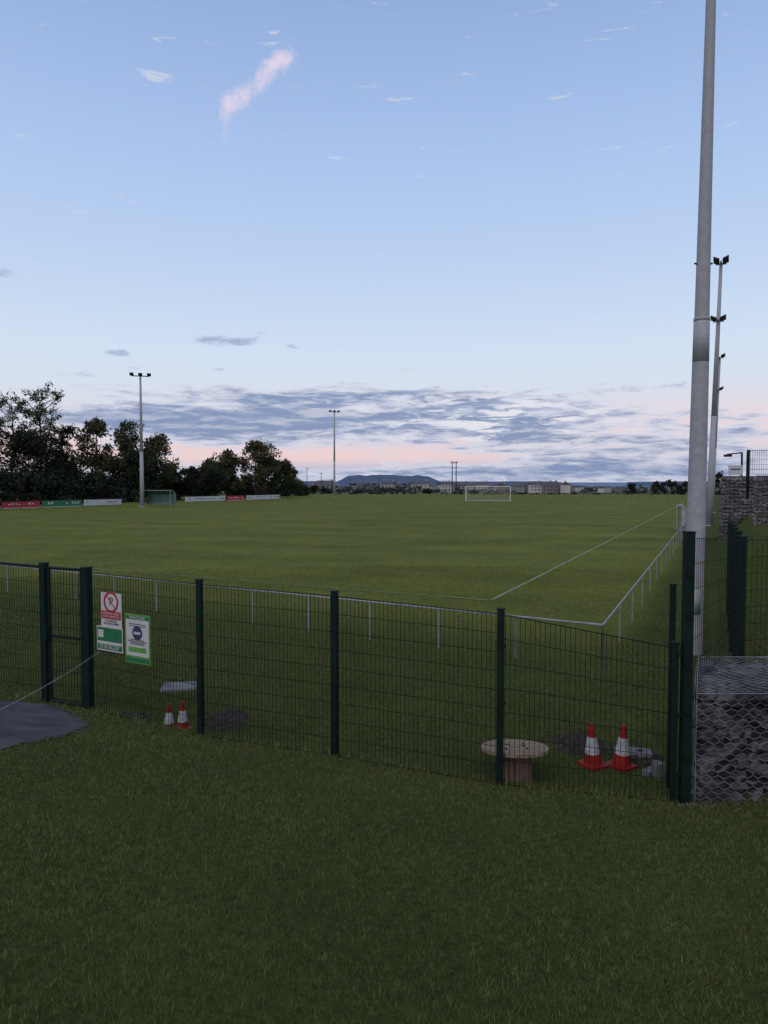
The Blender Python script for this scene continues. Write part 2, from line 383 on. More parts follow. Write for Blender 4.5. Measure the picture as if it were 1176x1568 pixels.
# ------------------------------------------------------------ floodlights
def heads(mb,x,y,z,w=2.2,n=3,two=True,yaw=0):
    c,s=math.cos(yaw),math.sin(yaw)
    mb.cyl((x-c*w/2,y-s*w/2,z),(x+c*w/2,y+s*w/2,z),0.06,n=6,mi=1)
    for i in range(n):
        f=(i/(n-1)-.5)*w
        for k in((1,-1) if two else (1,)):
            px,py=x+c*f-s*0.3*k,y+s*f+c*0.3*k
            mb.cyl((px,py,z-.02),(px,py,z+.12),.04,n=5,mi=1)
            hs=[(-.24,-.2,.30),(.24,-.2,.30),(.24,.2,.12),(-.24,.2,.12)]
            vs=[]
            for dz in(0,.13):
                for (aa,bb,cc) in hs:
                    bb*=-k; vs.append((px+aa*c-bb*s,py+aa*s+bb*c,z+cc-dz+.04))
            mb.add(vs,[(0,1,2,3),(7,6,5,4),(0,4,5,1),(1,5,6,2),(2,6,7,3),(3,7,4,0)],1)
def floodlight(px,pyb,topx,pytop,r0,r1,mids=(),w=2.2,yaw=0.4):
    x,y=G(px,pyb); z0=T(x,y); tp=P(topx,pytop,y)
    mb=MB(); seg=12; z1=tp[2]
    cut=[0.0,0.42,0.421,1.0] 
    rr_=[r0,r0+(r1-r0)*0.40,r0+(r1-r0)*0.47,r1]
    for i in range(3):
        a=(x+(tp[0]-x)*cut[i],y,z0+(z1-z0)*cut[i]); c=(x+(tp[0]-x)*cut[i+1],y,z0+(z1-z0)*cut[i+1])
        mb.cyl(a,c,rr_[i],rr_[i+1],n=seg,mi=0)
    mb.cyl((x,y,z0-0.05),(x,y,z0+0.05),r0*1.9,n=16,mi=0)
    heads(mb,tp[0],y,z1,w=w,yaw=yaw)
    for mz in mids:
        f=(P(topx,mz,y)[2]-z0)/(z1-z0); heads(mb,x+(tp[0]-x)*f,y,z0+(z1-z0)*f,w=w*.8,n=2,yaw=yaw)
    ob=mb.build('floodlight_mast',[M_galv,M_dark])
    for p in ob.data.polygons: p.use_smooth = (p.material_index==0 and len(p.vertices)==4)
floodlight(218,776,215,576,0.28,0.12,w=2.1,yaw=0.3)
floodlight(512,760,512,631,0.26,0.13,w=1.9,yaw=0.3)
floodlight(1085,805,1104,403,0.25,0.11,mids=(492,),w=0.9,yaw=1.1)
floodlight(1089,785,1102,548,0.22,0.11,mids=(598,),w=1.0,yaw=1.1)
# big near mast
x,y=G(1060,1000); tp=P(1088.5,0,y); k=1.35; top=(x+(tp[0]-x)*k,y,0+tp[2]*k)
mb=MB()
fj=P(1072,488,y)[2]/tp[2]/k
def at_(f): return (x+(top[0]-x)*f,y,top[2]*f)
R0=0.178
for f0,f1,ra,rb in((-.01,fj,R0,.138),(fj,1,.127,.052)):
    for i in range(8):
        a=f0+(f1-f0)*i/8; c=f0+(f1-f0)*(i+1)/8
        mb.cyl(at_(a),at_(c),ra+(rb-ra)*i/8,ra+(rb-ra)*(i+1)/8,n=24,cap=(i==7))
mb.cyl(at_(fj-0.003),at_(fj+0.001),0.142,n=20)
zz=P(1070,405,y)[2]/tp[2]/k
q=at_(zz)
for sg in(-1,1): mb.cyl((q[0]+sg*.10,q[1],q[2]),(q[0]+sg*.165,q[1],q[2]+.02),0.018,n=6,mi=1)
mb.box((x-0.02,y-0.185,1.0),(0.13,0.02,0.45),0,0)
heads(mb,top[0],top[1],top[2],w=2.4,yaw=1.1)
ob=mb.build('floodlight_mast',[M_galv,M_dark])
for p in ob.data.polygons: p.use_smooth=(p.material_index==0 and len(p.vertices)==4)

# ------------------------------------------------------------ goal
def goal(cx,cy,rz,W=7.32,H=2.44,Dp=1.8,r=0.065,name='football_goal',s=0.24):
    mb=MB(); c,si=math.cos(rz),math.sin(rz)
    def t(a,b,z): return (cx+a*c-b*si,cy+a*si+b*c,z)
    h=W/2
    for sg in(-1,1):
        mb.cyl(t(sg*h,0,0),t(sg*h,0,H),r); mb.cyl(t(sg*h,0,H),t(sg*h,Dp*.55,H),r*.5,n=6); mb.cyl(t(sg*h,Dp*.55,H),t(sg*h,Dp,0.05),r*.5,n=6); mb.cyl(t(sg*h,0,.05),t(sg*h,Dp,.05),r*.5,n=6)
    mb.cyl(t(-h,0,H),t(h,0,H),r); mb.cyl(t(-h,Dp,.05),t(h,Dp,.05),r*.5,n=6)
    n=int(W/s)
    for i in range(n+1):
        a=-h+W*i/n; mb.cyl(t(a,0,H),t(a,Dp*.55,H),.009,n=3,mi=1,cap=False); mb.cyl(t(a,Dp*.55,H),t(a,Dp,0.05),.009,n=3,mi=1,cap=False)
    for j in range(int(H/s)+1):
        f=j*s/H; mb.cyl(t(-h,Dp*.55+(1-f)*Dp*.45,H*f),t(h,Dp*.55+(1-f)*Dp*.45,H*f),.009,n=3,mi=1,cap=False)
    return mb.build(name,[M_white,M_net])
gx,gy=G(747,767.5); goal(gx,gy,-0.2)
def shelter(cx,cy,rz,W,H,Dp,panelm,name):
    mb=MB(); c,si=math.cos(rz),math.sin(rz)
    def t(a,b,z): return (cx+a*c-b*si,cy+a*si+b*c,z)
    for sg in(-1,0,1):
        mb.cyl(t(sg*W/2,Dp,0),t(sg*W/2,Dp,H*.75),.04,n=6); mb.cyl(t(sg*W/2,Dp,H*.75),t(sg*W/2,Dp*.5,H),.04,n=6); mb.cyl(t(sg*W/2,Dp*.5,H),t(sg*W/2,0,H),.04,n=6)
        if sg: mb.cyl(t(sg*W/2,0,0),t(sg*W/2,0,H),.04,n=6); mb.quad([t(sg*W/2,Dp*.5,.3),t(sg*W/2,Dp,.3),t(sg*W/2,Dp,H*.75),t(sg*W/2,Dp*.5,H-.02)],1)
    mb.quad([t(-W/2,Dp-.02,.3),t(W/2,Dp-.02,.3),t(W/2,Dp-.02,H*.75),t(-W/2,Dp-.02,H*.75)],1)
    mb.quad([t(-W/2,Dp-.02,H*.75),t(W/2,Dp-.02,H*.75),t(W/2,Dp*.5,H-.02),t(-W/2,Dp*.5,H-.02)],1)
    mb.quad([t(-W/2,Dp*.5,H-.01),t(W/2,Dp*.5,H-.01),t(W/2,-.1,H-.01),t(-W/2,-.1,H-.01)],1)
    o=t(0,Dp*.65,.45); mb.box(o,(W*.9,.35,.05),rz,0); 
    for sg in(-.8,0,.8): o=t(sg*W/2,Dp*.65,.22); mb.box(o,(.05,.3,.42),rz,0)
    mb.cyl(t(-W/2,0,H),t(W/2,0,H),.05,n=6)
    mb.build(name,[M_galvd,panelm])
sx_,sy_=G(241,776); shelter(sx_,sy_,-0.25,3.8,2.1,1.3,M_tgreen,'team_dugout')
sx_,sy_=G(1037,812); shelter(sx_,sy_,math.radians(64)+math.pi,1.6,1.65,0.55,M_shp,'team_dugout')

# ------------------------------------------------------------ cones
def cone(x,y,h,tilt=0):
    z=T(x,y); mb=MB(); n=24; s=h/0.5
    mb.box((x,y,z+.02*s),(.26*s,.26*s,.035*s),random.random(),0)
    rs=[(.035,.105),(.16,.083),(.16,.085),(.35,.052),(.35,.05),(.5,.024)]
    for i,mi in((0,0),(2,1),(4,0)):
        (za,ra),(zb,rb)=rs[i],rs[i+1]
        mb.cyl((x+tilt*za,y,z+za*s),(x+tilt*zb,y,z+zb*s),ra*s,rb*s,n=n,mi=mi)
    mb.cyl((x,y,z+.035*s),(x,y,z+.05*s),.115*s,.11*s,n=n,mi=0)
    mb.build('traffic_cone',[M_red,M_refl])
for px,py in((908,1172),(951,1173)):
    x,y=G(px,py,-0.09); cone(x,y,.5,0.06*(-1 if px<930 else 1))
for px,py in((259,1121),(280,1127)):
    x,y=G(px,py,-0.14); cone(x,max(y,float(np.interp(x,fx,fy))+.13),.38)
# ------------------------------------------------------------ cable drum
x,y=G(790,1203,-0.1); y=max(y,float(np.interp(x,fx,fy))+0.42); zt=P(788,1143,y)[2]; x=P(788,1143,y)[0]; zb0=T(x,y)
mb=MB(); n=40
vs=[];fs=[]
for i in range(n):
    a=2*math.pi*i/n; c_,s_=math.cos(a),math.sin(a)
    vs+=[(x+.045*c_,y+.045*s_,zt),(x+.37*c_,y+.37*s_,zt),(x+.37*c_,y+.37*s_,zt-.035),(x+.045*c_,y+.045*s_,zt-.035)]
for i in range(n):
    j=(i+1)%n
    for k in range(4): k2=(k+1)%4; fs.append((4*i+k,4*i+k2,4*j+k2,4*j+k))
mb.add(vs,fs,0)
mb.cyl((x,y,zb0-.24),(x,y,zb0-.20),0.37,n=n,mi=0)
for i in range(16):
    a=2*math.pi*i/16; mb.box((x+.17*math.cos(a),y+.17*math.sin(a),(zt-.036+zb0-.2)/2),(.02,.062,zt-zb0+.16),a,1)
mb.cyl((x,y,zb0-.2),(x,y,zt-.04),.155,n=16,mi=2)
for i in range(4):
    a=math.pi/4+i*math.pi/2; mb.cyl((x+.16*math.cos(a),y+.16*math.sin(a),zt-.01),(x+.16*math.cos(a),y+.16*math.sin(a),zt+.012),.014,n=6,mi=2)
for a in(0.3,2.2): mb.cyl((x+.11*math.cos(a),y+.11*math.sin(a),zt-.005),(x+.11*math.cos(a),y+.11*math.sin(a),zt+.003),.028,n=12,mi=2)
pv=Vector((x,y,zt)); Rm=Matrix.Rotation(math.radians(-8.5),3,'X')
mb.v=[tuple(pv+Rm@(Vector(v)-pv)) for v in mb.v]
mb.build('cable_drum',[M_wood,M_slat,M_dark])

# ------------------------------------------------------------ soil, slabs, path
def mound(px,py,rx,ry,h,name,seed=0):
    cx,cy=G(px,py,-0.08); mb=MB(); n=34; vs=[];fs=[]
    for i in range(n+1):
        for j in range(n+1):
            u=i/n*2-1;v=j/n*2-1; rr_=math.hypot(u,v)
            X=cx+u*rx;Y=cy+v*ry
            e=max(0,1-rr_*(1+.35*mnoise.noise(Vector((u*2,v*2,seed)))))
            z=T(X,Y)-0.03+ (0.05+h)*min(1,e*2.5)*(0.6+0.8*abs(mnoise.noise(Vector((X*7,Y*7,seed))))+.4*mnoise.noise(Vector((X*20,Y*20,seed))))
            if e<=0: z=T(X,Y)-0.06
            vs.append((X,Y,z))
    for i in range(n):
        for j in range(n): a=i*(n+1)+j; fs.append((a,a+n+1,a+n+2,a+1))
    mb.add(vs,fs,0)
    for _ in range(50):
        a=random.random()*6.28; r_=math.sqrt(random.random()); X=cx+math.cos(a)*rx*r_*.9;Y=cy+math.sin(a)*ry*r_*.9; s=random.uniform(.012,.035)
        mb.box((X,Y,T(X,Y)+s*.4),(s,s*1.3,s),random.random()*3,0)
    mb.build(name,[M_soil],smooth=False); return cx,cy,rx,ry
excl=[]
excl.append(mound(345,1100,.34,.5,.05,'soil_mound',seed=1))
excl.append(mound(207,1097,.22,.25,.01,'soil_mound',seed=2))
excl.append(mound(890,1140,.42,.42,.07,'soil_mound',seed=3))
excl.append(mound(985,1160,.3,.3,.05,'soil_mound',seed=5))
mb=MB(); x,y=G(275,1051,-.08); mb.box((x,y,T(x,y)-.01),(.54,.46,.05),.15,0); mb.box((x,y,T(x,y)+.017),(.44,.37,.012),.15,1)
mb.build('manhole_cover',[M_conc,M_conc]); excl.append((x,y,.34,.32))
mb=MB(); x,y=G(970,1146); mb.box((x,y,T(x,y)+.04),(.42,.22,.08),-.2,0); mb.build('concrete_slab',[M_conc]); excl.append((x,y,.25,.15))
mb=MB(); x,y=G(1008,1178); mb.box((x,y,T(x,y)+.08),(.09,.12,.2),.3,0);mb.box((x-.05,y+.1,T(x,y)+.03),(.2,.1,.06),.6,0); mb.build('broken_concrete_block',[M_conc])
poly=[GT(px,py) for px,py in((-220,1062),(-60,1068),(76,1080),(104,1092),(126,1108),(112,1122),(64,1134),(0,1147),(-120,1166),(-260,1190))]
def inpoly(X,Y):
    X=np.asarray(X);Y=np.asarray(Y); r=np.zeros(X.shape,bool); n=len(poly)
    for i in range(n):
        x1,y1=poly[i];x2,y2=poly[(i+1)%n]
        c=((y1>Y)!=(y2>Y))&(X<(x2-x1)*(Y-y1)/(y2-y1+1e-12)+x1); r^=c
    return r
mb=MB(); st=0.04; xs=np.arange(-9.5,-3.2,st); ys=np.arange(6.0,12,st)
XX,YY=np.meshgrid(xs,ys,indexing='ij')
wob=0.03*np.sin(XX*23+YY*11)+.03*np.sin(YY*31-XX*9)
ins=inpoly(XX+wob,YY+wob); ZZ=terr(XX,YY)+0.008
idx=-np.ones(XX.shape,int); vs=[];fs=[]
for i in range(len(xs)-1):
    for j in range(len(ys)-1):
        if ins[i,j]:
            q=[]
            for a_,b_ in((i,j),(i+1,j),(i+1,j+1),(i,j+1)):
                if idx[a_,b_]<0: idx[a_,b_]=len(vs); vs.append((XX[a_,b_],YY[a_,b_],ZZ[a_,b_]))
                q.append(int(idx[a_,b_]))
            fs.append(q)
mb.add(vs,fs,0)
mb.build('tarmac_path',[M_tar],smooth=True)

# ------------------------------------------------------------ signs
sa=Vector((*F[3],0)); sb=Vector((*F[4],0)); sd=(sb-sa).normalized(); sn=Vector((sd.y,-sd.x,0)); 
if sn.y>0: sn=-sn
srz=math.atan2(sd.y,sd.x)
def onfence(px,py,off=.03):
    rx,ry,rw=ray(px,py); a=sa+sn*off
    det=rx*(-sd.y)-ry*(-sd.x); k=(a.x*(-sd.y)-a.y*(-sd.x))/det
    return Vector((rx*k,ry*k,CZ+rw*k))
def text(s,size,pos,m,name,parent):
    cu=bpy.data.curves.new(name,'FONT'); cu.body=s; cu.size=size; cu.align_x='CENTER'; cu.align_y='CENTER'; cu.extrude=.0008
    o=bpy.data.objects.new(name,cu); me2=bpy.data.meshes.new_from_object(o); bpy.data.objects.remove(o)
    me2.materials.clear(); me2.materials.append(m); o=bpy.data.objects.new(name,me2); sc.collection.objects.link(o)
    o.location=pos; o.rotation_euler=(math.pi/2,0,srz); o.parent=parent
def sign(name,xa,xb,ya,yb):
    e=empty(name); p=onfence((xa+xb)/2,(ya+yb)/2); L0=onfence(xa,(ya+yb)/2);L1=onfence(xb,(ya+yb)/2)
    w=(L1-L0).length; h=onfence((xa+xb)/2,ya).z-onfence((xa+xb)/2,yb).z
    return e,p,w,h
def plate(name,p,w,h,off,m,parent,du=0,dz=0,th=.004):
    mb=MB(); q=p+sd*du+sn*off; mb.box((q.x,q.y,q.z+dz),(w,th,h),srz,0); return mb.build(name,[m],parent=parent)
e,p,w,h=sign('no_parking_sign',155,186,908,961)
plate('panel',p,w,h,0,M_signw,e); plate('red_block',p,w*.94,h*.23,.004,M_signr,e,0,-h*.14)
mb=MB()
R_=w*.36; c0=p+sn*.006; c0.z+=h*.24; n=24
for i in range(n):
    a=2*math.pi*i/n;b_=2*math.pi*(i+1)/n
    q=[]
    for r_,t_ in((R_,a),(R_,b_),(R_*.78,b_),(R_*.78,a)): v=c0+sd*(r_*math.cos(t_)); q.append((v.x,v.y,v.z+r_*math.sin(t_)))
    mb.quad(q)
v0=c0+sd*(-R_*.6);v1=c0+sd*(R_*.6)
mb.cyl((v0.x,v0.y,v0.z+R_*.6),(v1.x,v1.y,v1.z-R_*.6),.007,n=4)
mb.build('prohibition_ring',[M_signr],parent=e)
q=p+sn*.005; text('P',R_*1.1,(q.x,q.y,p.z+h*.24),M_blk,'letter',e)
q=p+sn*.008; text('PARKING HERE',w*.115,(q.x,q.y,p.z-h*.10),M_signw,'text_1',e); text('IS NOT PERMITTED',w*.095,(q.x,q.y,p.z-h*.19),M_signw,'text_2',e)
text('ALL VEHICLES\nWILL BE CLAMPED',w*.09,(q.x,q.y,p.z-h*.35),M_blk,'text_3',e)
e,p,w,h=sign('assembly_point_sign',150,189,960,997); p=p+sn*.012
plate('panel',p,w,h,0,M_signw,e); plate('green_top',p,w*.94,h*.56,.004,M_signg,e,0,h*.18); plate('green_bottom',p,w*.94,h*.22,.004,M_signg,e,0,-h*.33)
q=p+sn*.008; text('FIRST AID KIT\nDEFIBRILLATOR',w*.09,(q.x+.04,q.y,p.z+h*.2),M_signw,'text_1',e); text('D18 RC6V',w*.17,(q.x,q.y,p.z-h*.33),M_signw,'text_2',e)
plate('symbol',p,w*.2,w*.2,.007,M_signw,e,-w*.33,h*.2)
e,p,w,h=sign('welcome_notice_sign',192,230,941,1016)
plate('panel',p,w,h,0,M_signlg,e); plate('white_field',p,w*.9,h*.74,.004,M_signw,e,0,h*.02); plate('green_header',p,w*.92,h*.08,.005,M_signg,e,0,h*.43)
plate('green_footer',p,w*.92,h*.08,.005,M_signg,e,0,-h*.43)
q=p+sn*.008; text('WELCOME',w*.13,(q.x,q.y,p.z+h*.43),M_signw,'text_0',e)
mb=MB(); c0=p+sn*.007; c0.z+=h*.12
for i in range(24):
    a=2*math.pi*i/24;b_=2*math.pi*(i+1)/24; q_=[]
    v=c0; q_.append(tuple(v))
    for t_ in(a,b_): v=c0+sd*(w*.2*math.cos(t_)); q_.append((v.x,v.y,v.z+w*.2*math.sin(t_)))
    mb.quad(q_)
mb.build('badge',[M_blue],parent=e)
plate('badge_band',p,w*.26,h*.05,.009,M_signw,e,0,h*.12)
plate('green_panel',p,w*.7,h*.10,.007,M_signlg,e,0,-h*.22)
for i in range(6): plate('text_line_%d'%i,p,w*random.uniform(.5,.78),h*.014,.0075,M_blk,e,0,h*.30-h*.04*i if i<2 else -h*(.02+.03*(i-2)),th=.002)

# ------------------------------------------------------------ gabions
SB={}
def stone(mb,c,s,seed,mi=0,sub=1):
    if sub not in SB:
        bm=bmesh.new(); bmesh.ops.create_icosphere(bm,subdivisions=sub,radius=1); bm.verts.ensure_lookup_table()
        SB[sub]=([v.co.copy() for v in bm.verts],[tuple(v.index for v in f.verts) for f in bm.faces]); bm.free()
    vs,fs=SB[sub]; out=[]; 
    ax=(random.uniform(.7,1.3),random.uniform(.7,1.2),random.uniform(.5,.9)); a=random.random()*6.3; ca_,sa_=math.cos(a),math.sin(a); tl_=random.uniform(-.5,.5)
    for v in vs:
        k=1+.7*mnoise.noise(v*1.1+Vector((seed*3.7,seed*1.1,0)))
        x_,y_,z_=v.x*ax[0]*k*s,v.y*ax[1]*k*s,v.z*ax[2]*k*s
        z_+=x_*tl_
        out.append((c[0]+x_*ca_-y_*sa_,c[1]+x_*sa_+y_*ca_,c[2]+z_))
    mb.add(out,fs,mi)
def hexwire(mb,o,u,v,W,H,cw=.115,ch=.075,r=.0022,mi=1):
    o=Vector(o);u=Vector(u);v=Vector(v); nx_=int(W/cw)+1; ny_=int(H/(ch*.75))+2
    nrm=u.cross(v)
    def wp(x_,y_):
        d=nrm*(.014*mnoise.noise(Vector((x_*5,y_*5,1))))+u*(.016*mnoise.noise(Vector((x_*4,y_*4,9))))+v*(.012*mnoise.noise(Vector((x_*4,y_*4,19))))
        return o+u*x_+v*y_+d
    for j in range(ny_):
        y0=j*ch*.75
        for i in range(nx_):
            x0=i*cw+(cw/2 if j%2 else 0)
            for a,b_ in (((x0,y0),(x0,y0+ch*.35)),((x0,y0+ch*.35),(x0+cw/2,y0+ch*.75)),((x0,y0+ch*.35),(x0-cw/2,y0+ch*.75))):
                if max(a[1],b_[1])>H or max(a[0],b_[0])>W or min(a[0],b_[0])<0: continue
                mb.cyl(wp(*a),wp(*b_),r,n=3,mi=mi,cap=False)
g0=G(1064,1232,0.0); GX0=g0[0]+.02; GY0=g0[1]+.05; GX1=GX0+2.3; GD=1.35
zf=P(1100,1062,GY0)[2]; GB=-.05
mb=MB()
mb.box(((GX0+GX1)/2,GY0+GD/2+.0,(GB+zf)/2-.05),(GX1-GX0-.2,GD-.2,zf-GB-.12),0,2)
sd_=0
for zq in np.arange(GB+.06,zf-.02,.13):
    for xq in np.arange(GX0+.08,GX1,.165):
        sd_+=1; stone(mb,(xq+random.uniform(-.06,.06),GY0+.10+random.uniform(-.02,.05),zq+random.uniform(-.04,.04)),random.uniform(.065,.125),sd_,sub=2)
    for yq in np.arange(GY0+.1,GY0+GD,.16):
        sd_+=1; stone(mb,(GX0+.11,yq,zq),random.uniform(.075,.11),sd_,sub=2)
for xq in np.arange(GX0+.08,GX1,.15):
    for yq in np.arange(GY0+.1,GY0+GD,.15):
        sd_+=1; stone(mb,(xq+random.uniform(-.04,.04),yq+random.uniform(-.04,.04),zf-.10+random.uniform(-.03,.03)),random.uniform(.065,.11),sd_,sub=2)
hexwire(mb,(GX0,GY0-.03,GB),(1,0,0),(0,0,1),GX1-GX0,zf-GB+.02)
hexwire(mb,(GX0,GY0-.03,zf+.02),(1,0,0),(0,1,0),GX1-GX0,GD)
hexwire(mb,(GX0-.02,GY0,GB),(0,1,0),(0,0,1),GD,zf-GB)
for a,c in(((GX0,GY0-.03,zf+.01),(GX1,GY0-.03,zf+.01)),((GX0,GY0-.03,GB),(GX0,GY0-.03,zf)),((GX0,GY0-.03,zf+.01),(GX0,GY0+GD,zf+.01)),((GX0,GY0+GD,zf+.02),(GX1,GY0+GD,zf+.02))): mb.cyl(a,c,.004,n=5,mi=1)
mb.v=[(v[0]+.47*(v[1]-GY0),v[1],v[2]) for v in mb.v]
mb.build('gabion_wall',[M_stone,M_gwire,M_core],smooth=False)
mb=MB()
for _ in range(110):
    xq=GX0+random.uniform(-.25,1.2);yq=GY0-abs(random.gauss(0.06,.09)); stone(mb,(xq,yq,T(xq,yq)),random.uniform(.010,.030),_)
mb.build('loose_stones',[M_stone])
def fargab(cx,cy,w,dp,z0,z1,rz=0,st=.3,sk_=.47):
    mb=MB(); mb.box((cx,cy,(z0+z1)/2),(w-.1,dp-.1,z1-z0-.06),rz,1); c,s=math.cos(rz),math.sin(rz); k=0
    for z in np.arange(z0+.1,z1-.08,st*.6):
        for a in np.arange(-w/2+.1,w/2,st*.75):
            k+=1; b_=-dp/2+.08; stone(mb,(cx+a*c-b_*s,cy+a*s+b_*c,z),st*.5,k)
        for b_ in np.arange(-dp/2+.1,dp/2,st*.75):
            k+=1; a=-w/2+.08; stone(mb,(cx+a*c-b_*s,cy+a*s+b_*c,z),st*.5,k)
    for zq in np.arange(z0,z1+.01,.5): mb.cyl((cx-w/2*c+dp/2*s,cy-w/2*s-dp/2*c-.05,zq),(cx+w/2*c+dp/2*s,cy+w/2*s-dp/2*c-.05,zq),.006,n=3,mi=2)
    mb.v=[(v[0]+sk_*(v[1]-(cy-dp/2)),v[1],v[2]) for v in mb.v]
    mb.build('gabion_wall',[M_stoneL,M_coreL,M_gwire])
w1=P(1131,728,35); fargab(w1[0],36,1.75,2.0,0.0,w1[2],0,sk_=.53)
w2=P(1154,727,27.4); fargab(w2[0]+2.3,28.4,4.4,2.0,0.0,w2[2],-.12,st=.24,sk_=.6)
mb=MB()
fz0=w2[2]; fz1=P(1165,688,27.6)[2]; Ax=P(1145,700,31)[0]
pts=[(Ax,31.0),(w2[0]+.3,28.4),(w2[0]+3.0,27.4)]
for i,q in enumerate(pts): post(mb,q[0],q[1],fz0-1,fz1,.09)
for i in range(2): panel(mb,pts[i],pts[i+1],fz0,fz0,fz1,fz1,sp_=.08,r=.009)
mb.build('green_mesh_fence',[M_green,M_wire])
mb=MB(); a=P(1136,728,36); t_=P(1136,693,36); mb.cyl((a[0],36,a[2]-1.5),(t_[0],36,t_[2]),.05,n=8); l=P(1113,696,36); mb.cyl(t_,l,.035,n=6); mb.box((l[0]+.05,36,l[2]-.06),(.35,.2,.12),0,0)
mb.build('lamp_post',[M_dark])
mb=MB(); a=P(1126,720,35.7); mb.box(a,(.72,.04,.5),0,0)
for sg in(-.25,.25): mb.cyl((a[0]+sg,35.74,a[2]-1.2),(a[0]+sg,35.74,a[2]),.025,n=6,mi=1)
mb.box((a[0],a[1]-.03,a[2]+.05),(.5,.01,.05),0,1)
mb.build('information_sign',[M_signw,M_dark])
for px in(692.5,698.5):
    a=P(px,706,230); mb=MB(); mb.cyl((a[0],230,T(a[0],230)),a,.2,.14,n=8)
    mb.box((a[0],230,a[2]-.6),(1.2,.2,.2),0,0)
    for k in(-.5,0,.5): mb.cyl((a[0]+k,230,a[2]-.5),(a[0]+k,230,a[2]-.1),.07,n=6)
    mb.build('utility_pole',[M_bark])
for px,yt in((492,724),(470,716),(536,733),(580,731)):
    a=P(px,yt,300); mb=MB(); mb.cyl((a[0],300,T(a[0],300)),a,.16,.1,n=6); mb.box((a[0],300,a[2]-.3),(1.6,.15,.15)); mb.build('utility_pole',[M_bark])

# ------------------------------------------------------------ foliage
def leaves(centers,rads,per,size,flat=1.0):
    n=len(centers)*per; C=np.repeat(np.array(centers),per,0); R=np.repeat(np.array(rads),per)
    d=rng.normal(size=(n,3)); d/=np.linalg.norm(d,axis=1,keepdims=True); rr_=R*np.cbrt(rng.random(n))*rng.uniform(.7,1.25,n)
    c=C+d*rr_[:,None]*np.array([1,1,flat]); u=rng.normal(size=(n,3)); u/=np.linalg.norm(u,axis=1,keepdims=True)
    w=np.cross(u,rng.normal(size=(n,3))); w/=np.linalg.norm(w,axis=1,keepdims=True); s=(size*rng.uniform(.5,1.3,n))[:,None]
    return np.stack([c-u*s,c-w*s*.6,c+u*s,c+w*s*.6],1).reshape(-1,3)
def add_leaves(mb,v,mi):
    o=len(mb.v); mb.v+=v.tolist(); k=len(v)//4; mb.f+=[(o+4*i,o+4*i+1,o+4*i+2,o+4*i+3) for i in range(k)]; mb.m+=[mi]*k
def tree(px,ytop,wpx,d,sparse=False,name='tree',ml=None,low=.12):
    x=(px-588)/FP*d; H=(738-ytop)/FP*d+3.2; W=wpx/FP*d; mb=MB(); z0=T(x,d)
    lean=random.uniform(-.04,.04); trunk=[]
    for i in range(9):
        f=i/8; trunk.append(Vector((x+lean*H*f+.25*math.sin(f*5+px),d+.3*math.sin(f*4+px*2),z0+H*.9*f)))
    for i in range(8): mb.cyl(trunk[i],trunk[i+1],.02*H*(1-.85*i/8)*.8,.02*H*(1-.85*(i+1)/8)*.8,n=6)
    cs=[];rs=[]
    nb=24 if not sparse else 38
    for k in range(nb):
        f=random.uniform(low,.97); i=min(7,int(f*8)); p=trunk[i].lerp(trunk[i+1],f*8-i); a=random.random()*6.283
        env=(math.sin(math.pi*min(1,(f+.12)/1.1))**.6) if not sparse else (.4+.75*f if f<.8 else 1.15-.5*(f-.8)/.2)
        ln_=W*.5*env*random.uniform(.55,1.1); up=random.uniform(.25,.8)*ln_
        e=p+Vector((math.cos(a)*ln_,math.sin(a)*ln_,up)); e.z=min(e.z,z0+H*1.0)
        mid=p.lerp(e,.5)+Vector((0,0,-.08*ln_)); mb.cyl(p,mid,.09,.06,n=4,cap=False); mb.cyl(mid,e,.06,.03,n=4,cap=False)
        for s_ in range(4):
            t_=random.uniform(.35,1.0); q=p.lerp(e,t_)+Vector((random.gauss(0,1),random.gauss(0,1),random.uniform(-.4,1.2)))*W*.09
            q.z=min(q.z,z0+H); mb.cyl(p.lerp(e,t_*.8),q,.035,.015,n=3,cap=False)
            if sparse and random.random()<.3: continue
            cs.append(tuple(q)); rs.append(random.uniform(.06,.13)*W+.25 if not sparse else random.uniform(.04,.08)*W+.2)
    cs.append(tuple(trunk[-1])); rs.append(.09*W+.3)
    add_leaves(mb,leaves(cs,rs,64 if not sparse else 42,.22 if not sparse else .17),1)
    mb.build(name,[M_bark,ml or M_leafd])
for t_ in((-40,620,80,104,False,'ash_tree',None),(18,589,78,105,True,'ash_tree',M_leaf),(66,588,66,106,True,'ash_tree',M_leaf),(38,660,100,100,False,'hawthorn_tree',None),(98,646,56,112,True,'poplar_tree',None),(95,686,64,108,False,'hawthorn_tree',None),
 (148,640,72,110,False,'sycamore_tree',M_leafb),(192,642,68,113,False,'sycamore_tree',M_leaf),(238,662,66,116,False,'sycamore_tree',M_leafb),(215,696,74,112,False,'hawthorn_tree',None),(262,712,34,120,False,'hawthorn_tree',None),
 (294,716,34,125,False,'hawthorn_tree',None),(326,702,46,128,False,'oak_tree',M_leaf),(352,688,46,130,False,'oak_tree',M_leaf),(392,672,62,132,False,'oak_tree',M_leafb),(412,700,46,134,False,'oak_tree',M_leaf),(440,706,40,138,False,'oak_tree',M_leaf),(312,722,60,124,False,'hawthorn_tree',None)):
    tree(*t_[:5],name=t_[5],ml=t_[6])
mb=MB(); cs=[];rs=[]
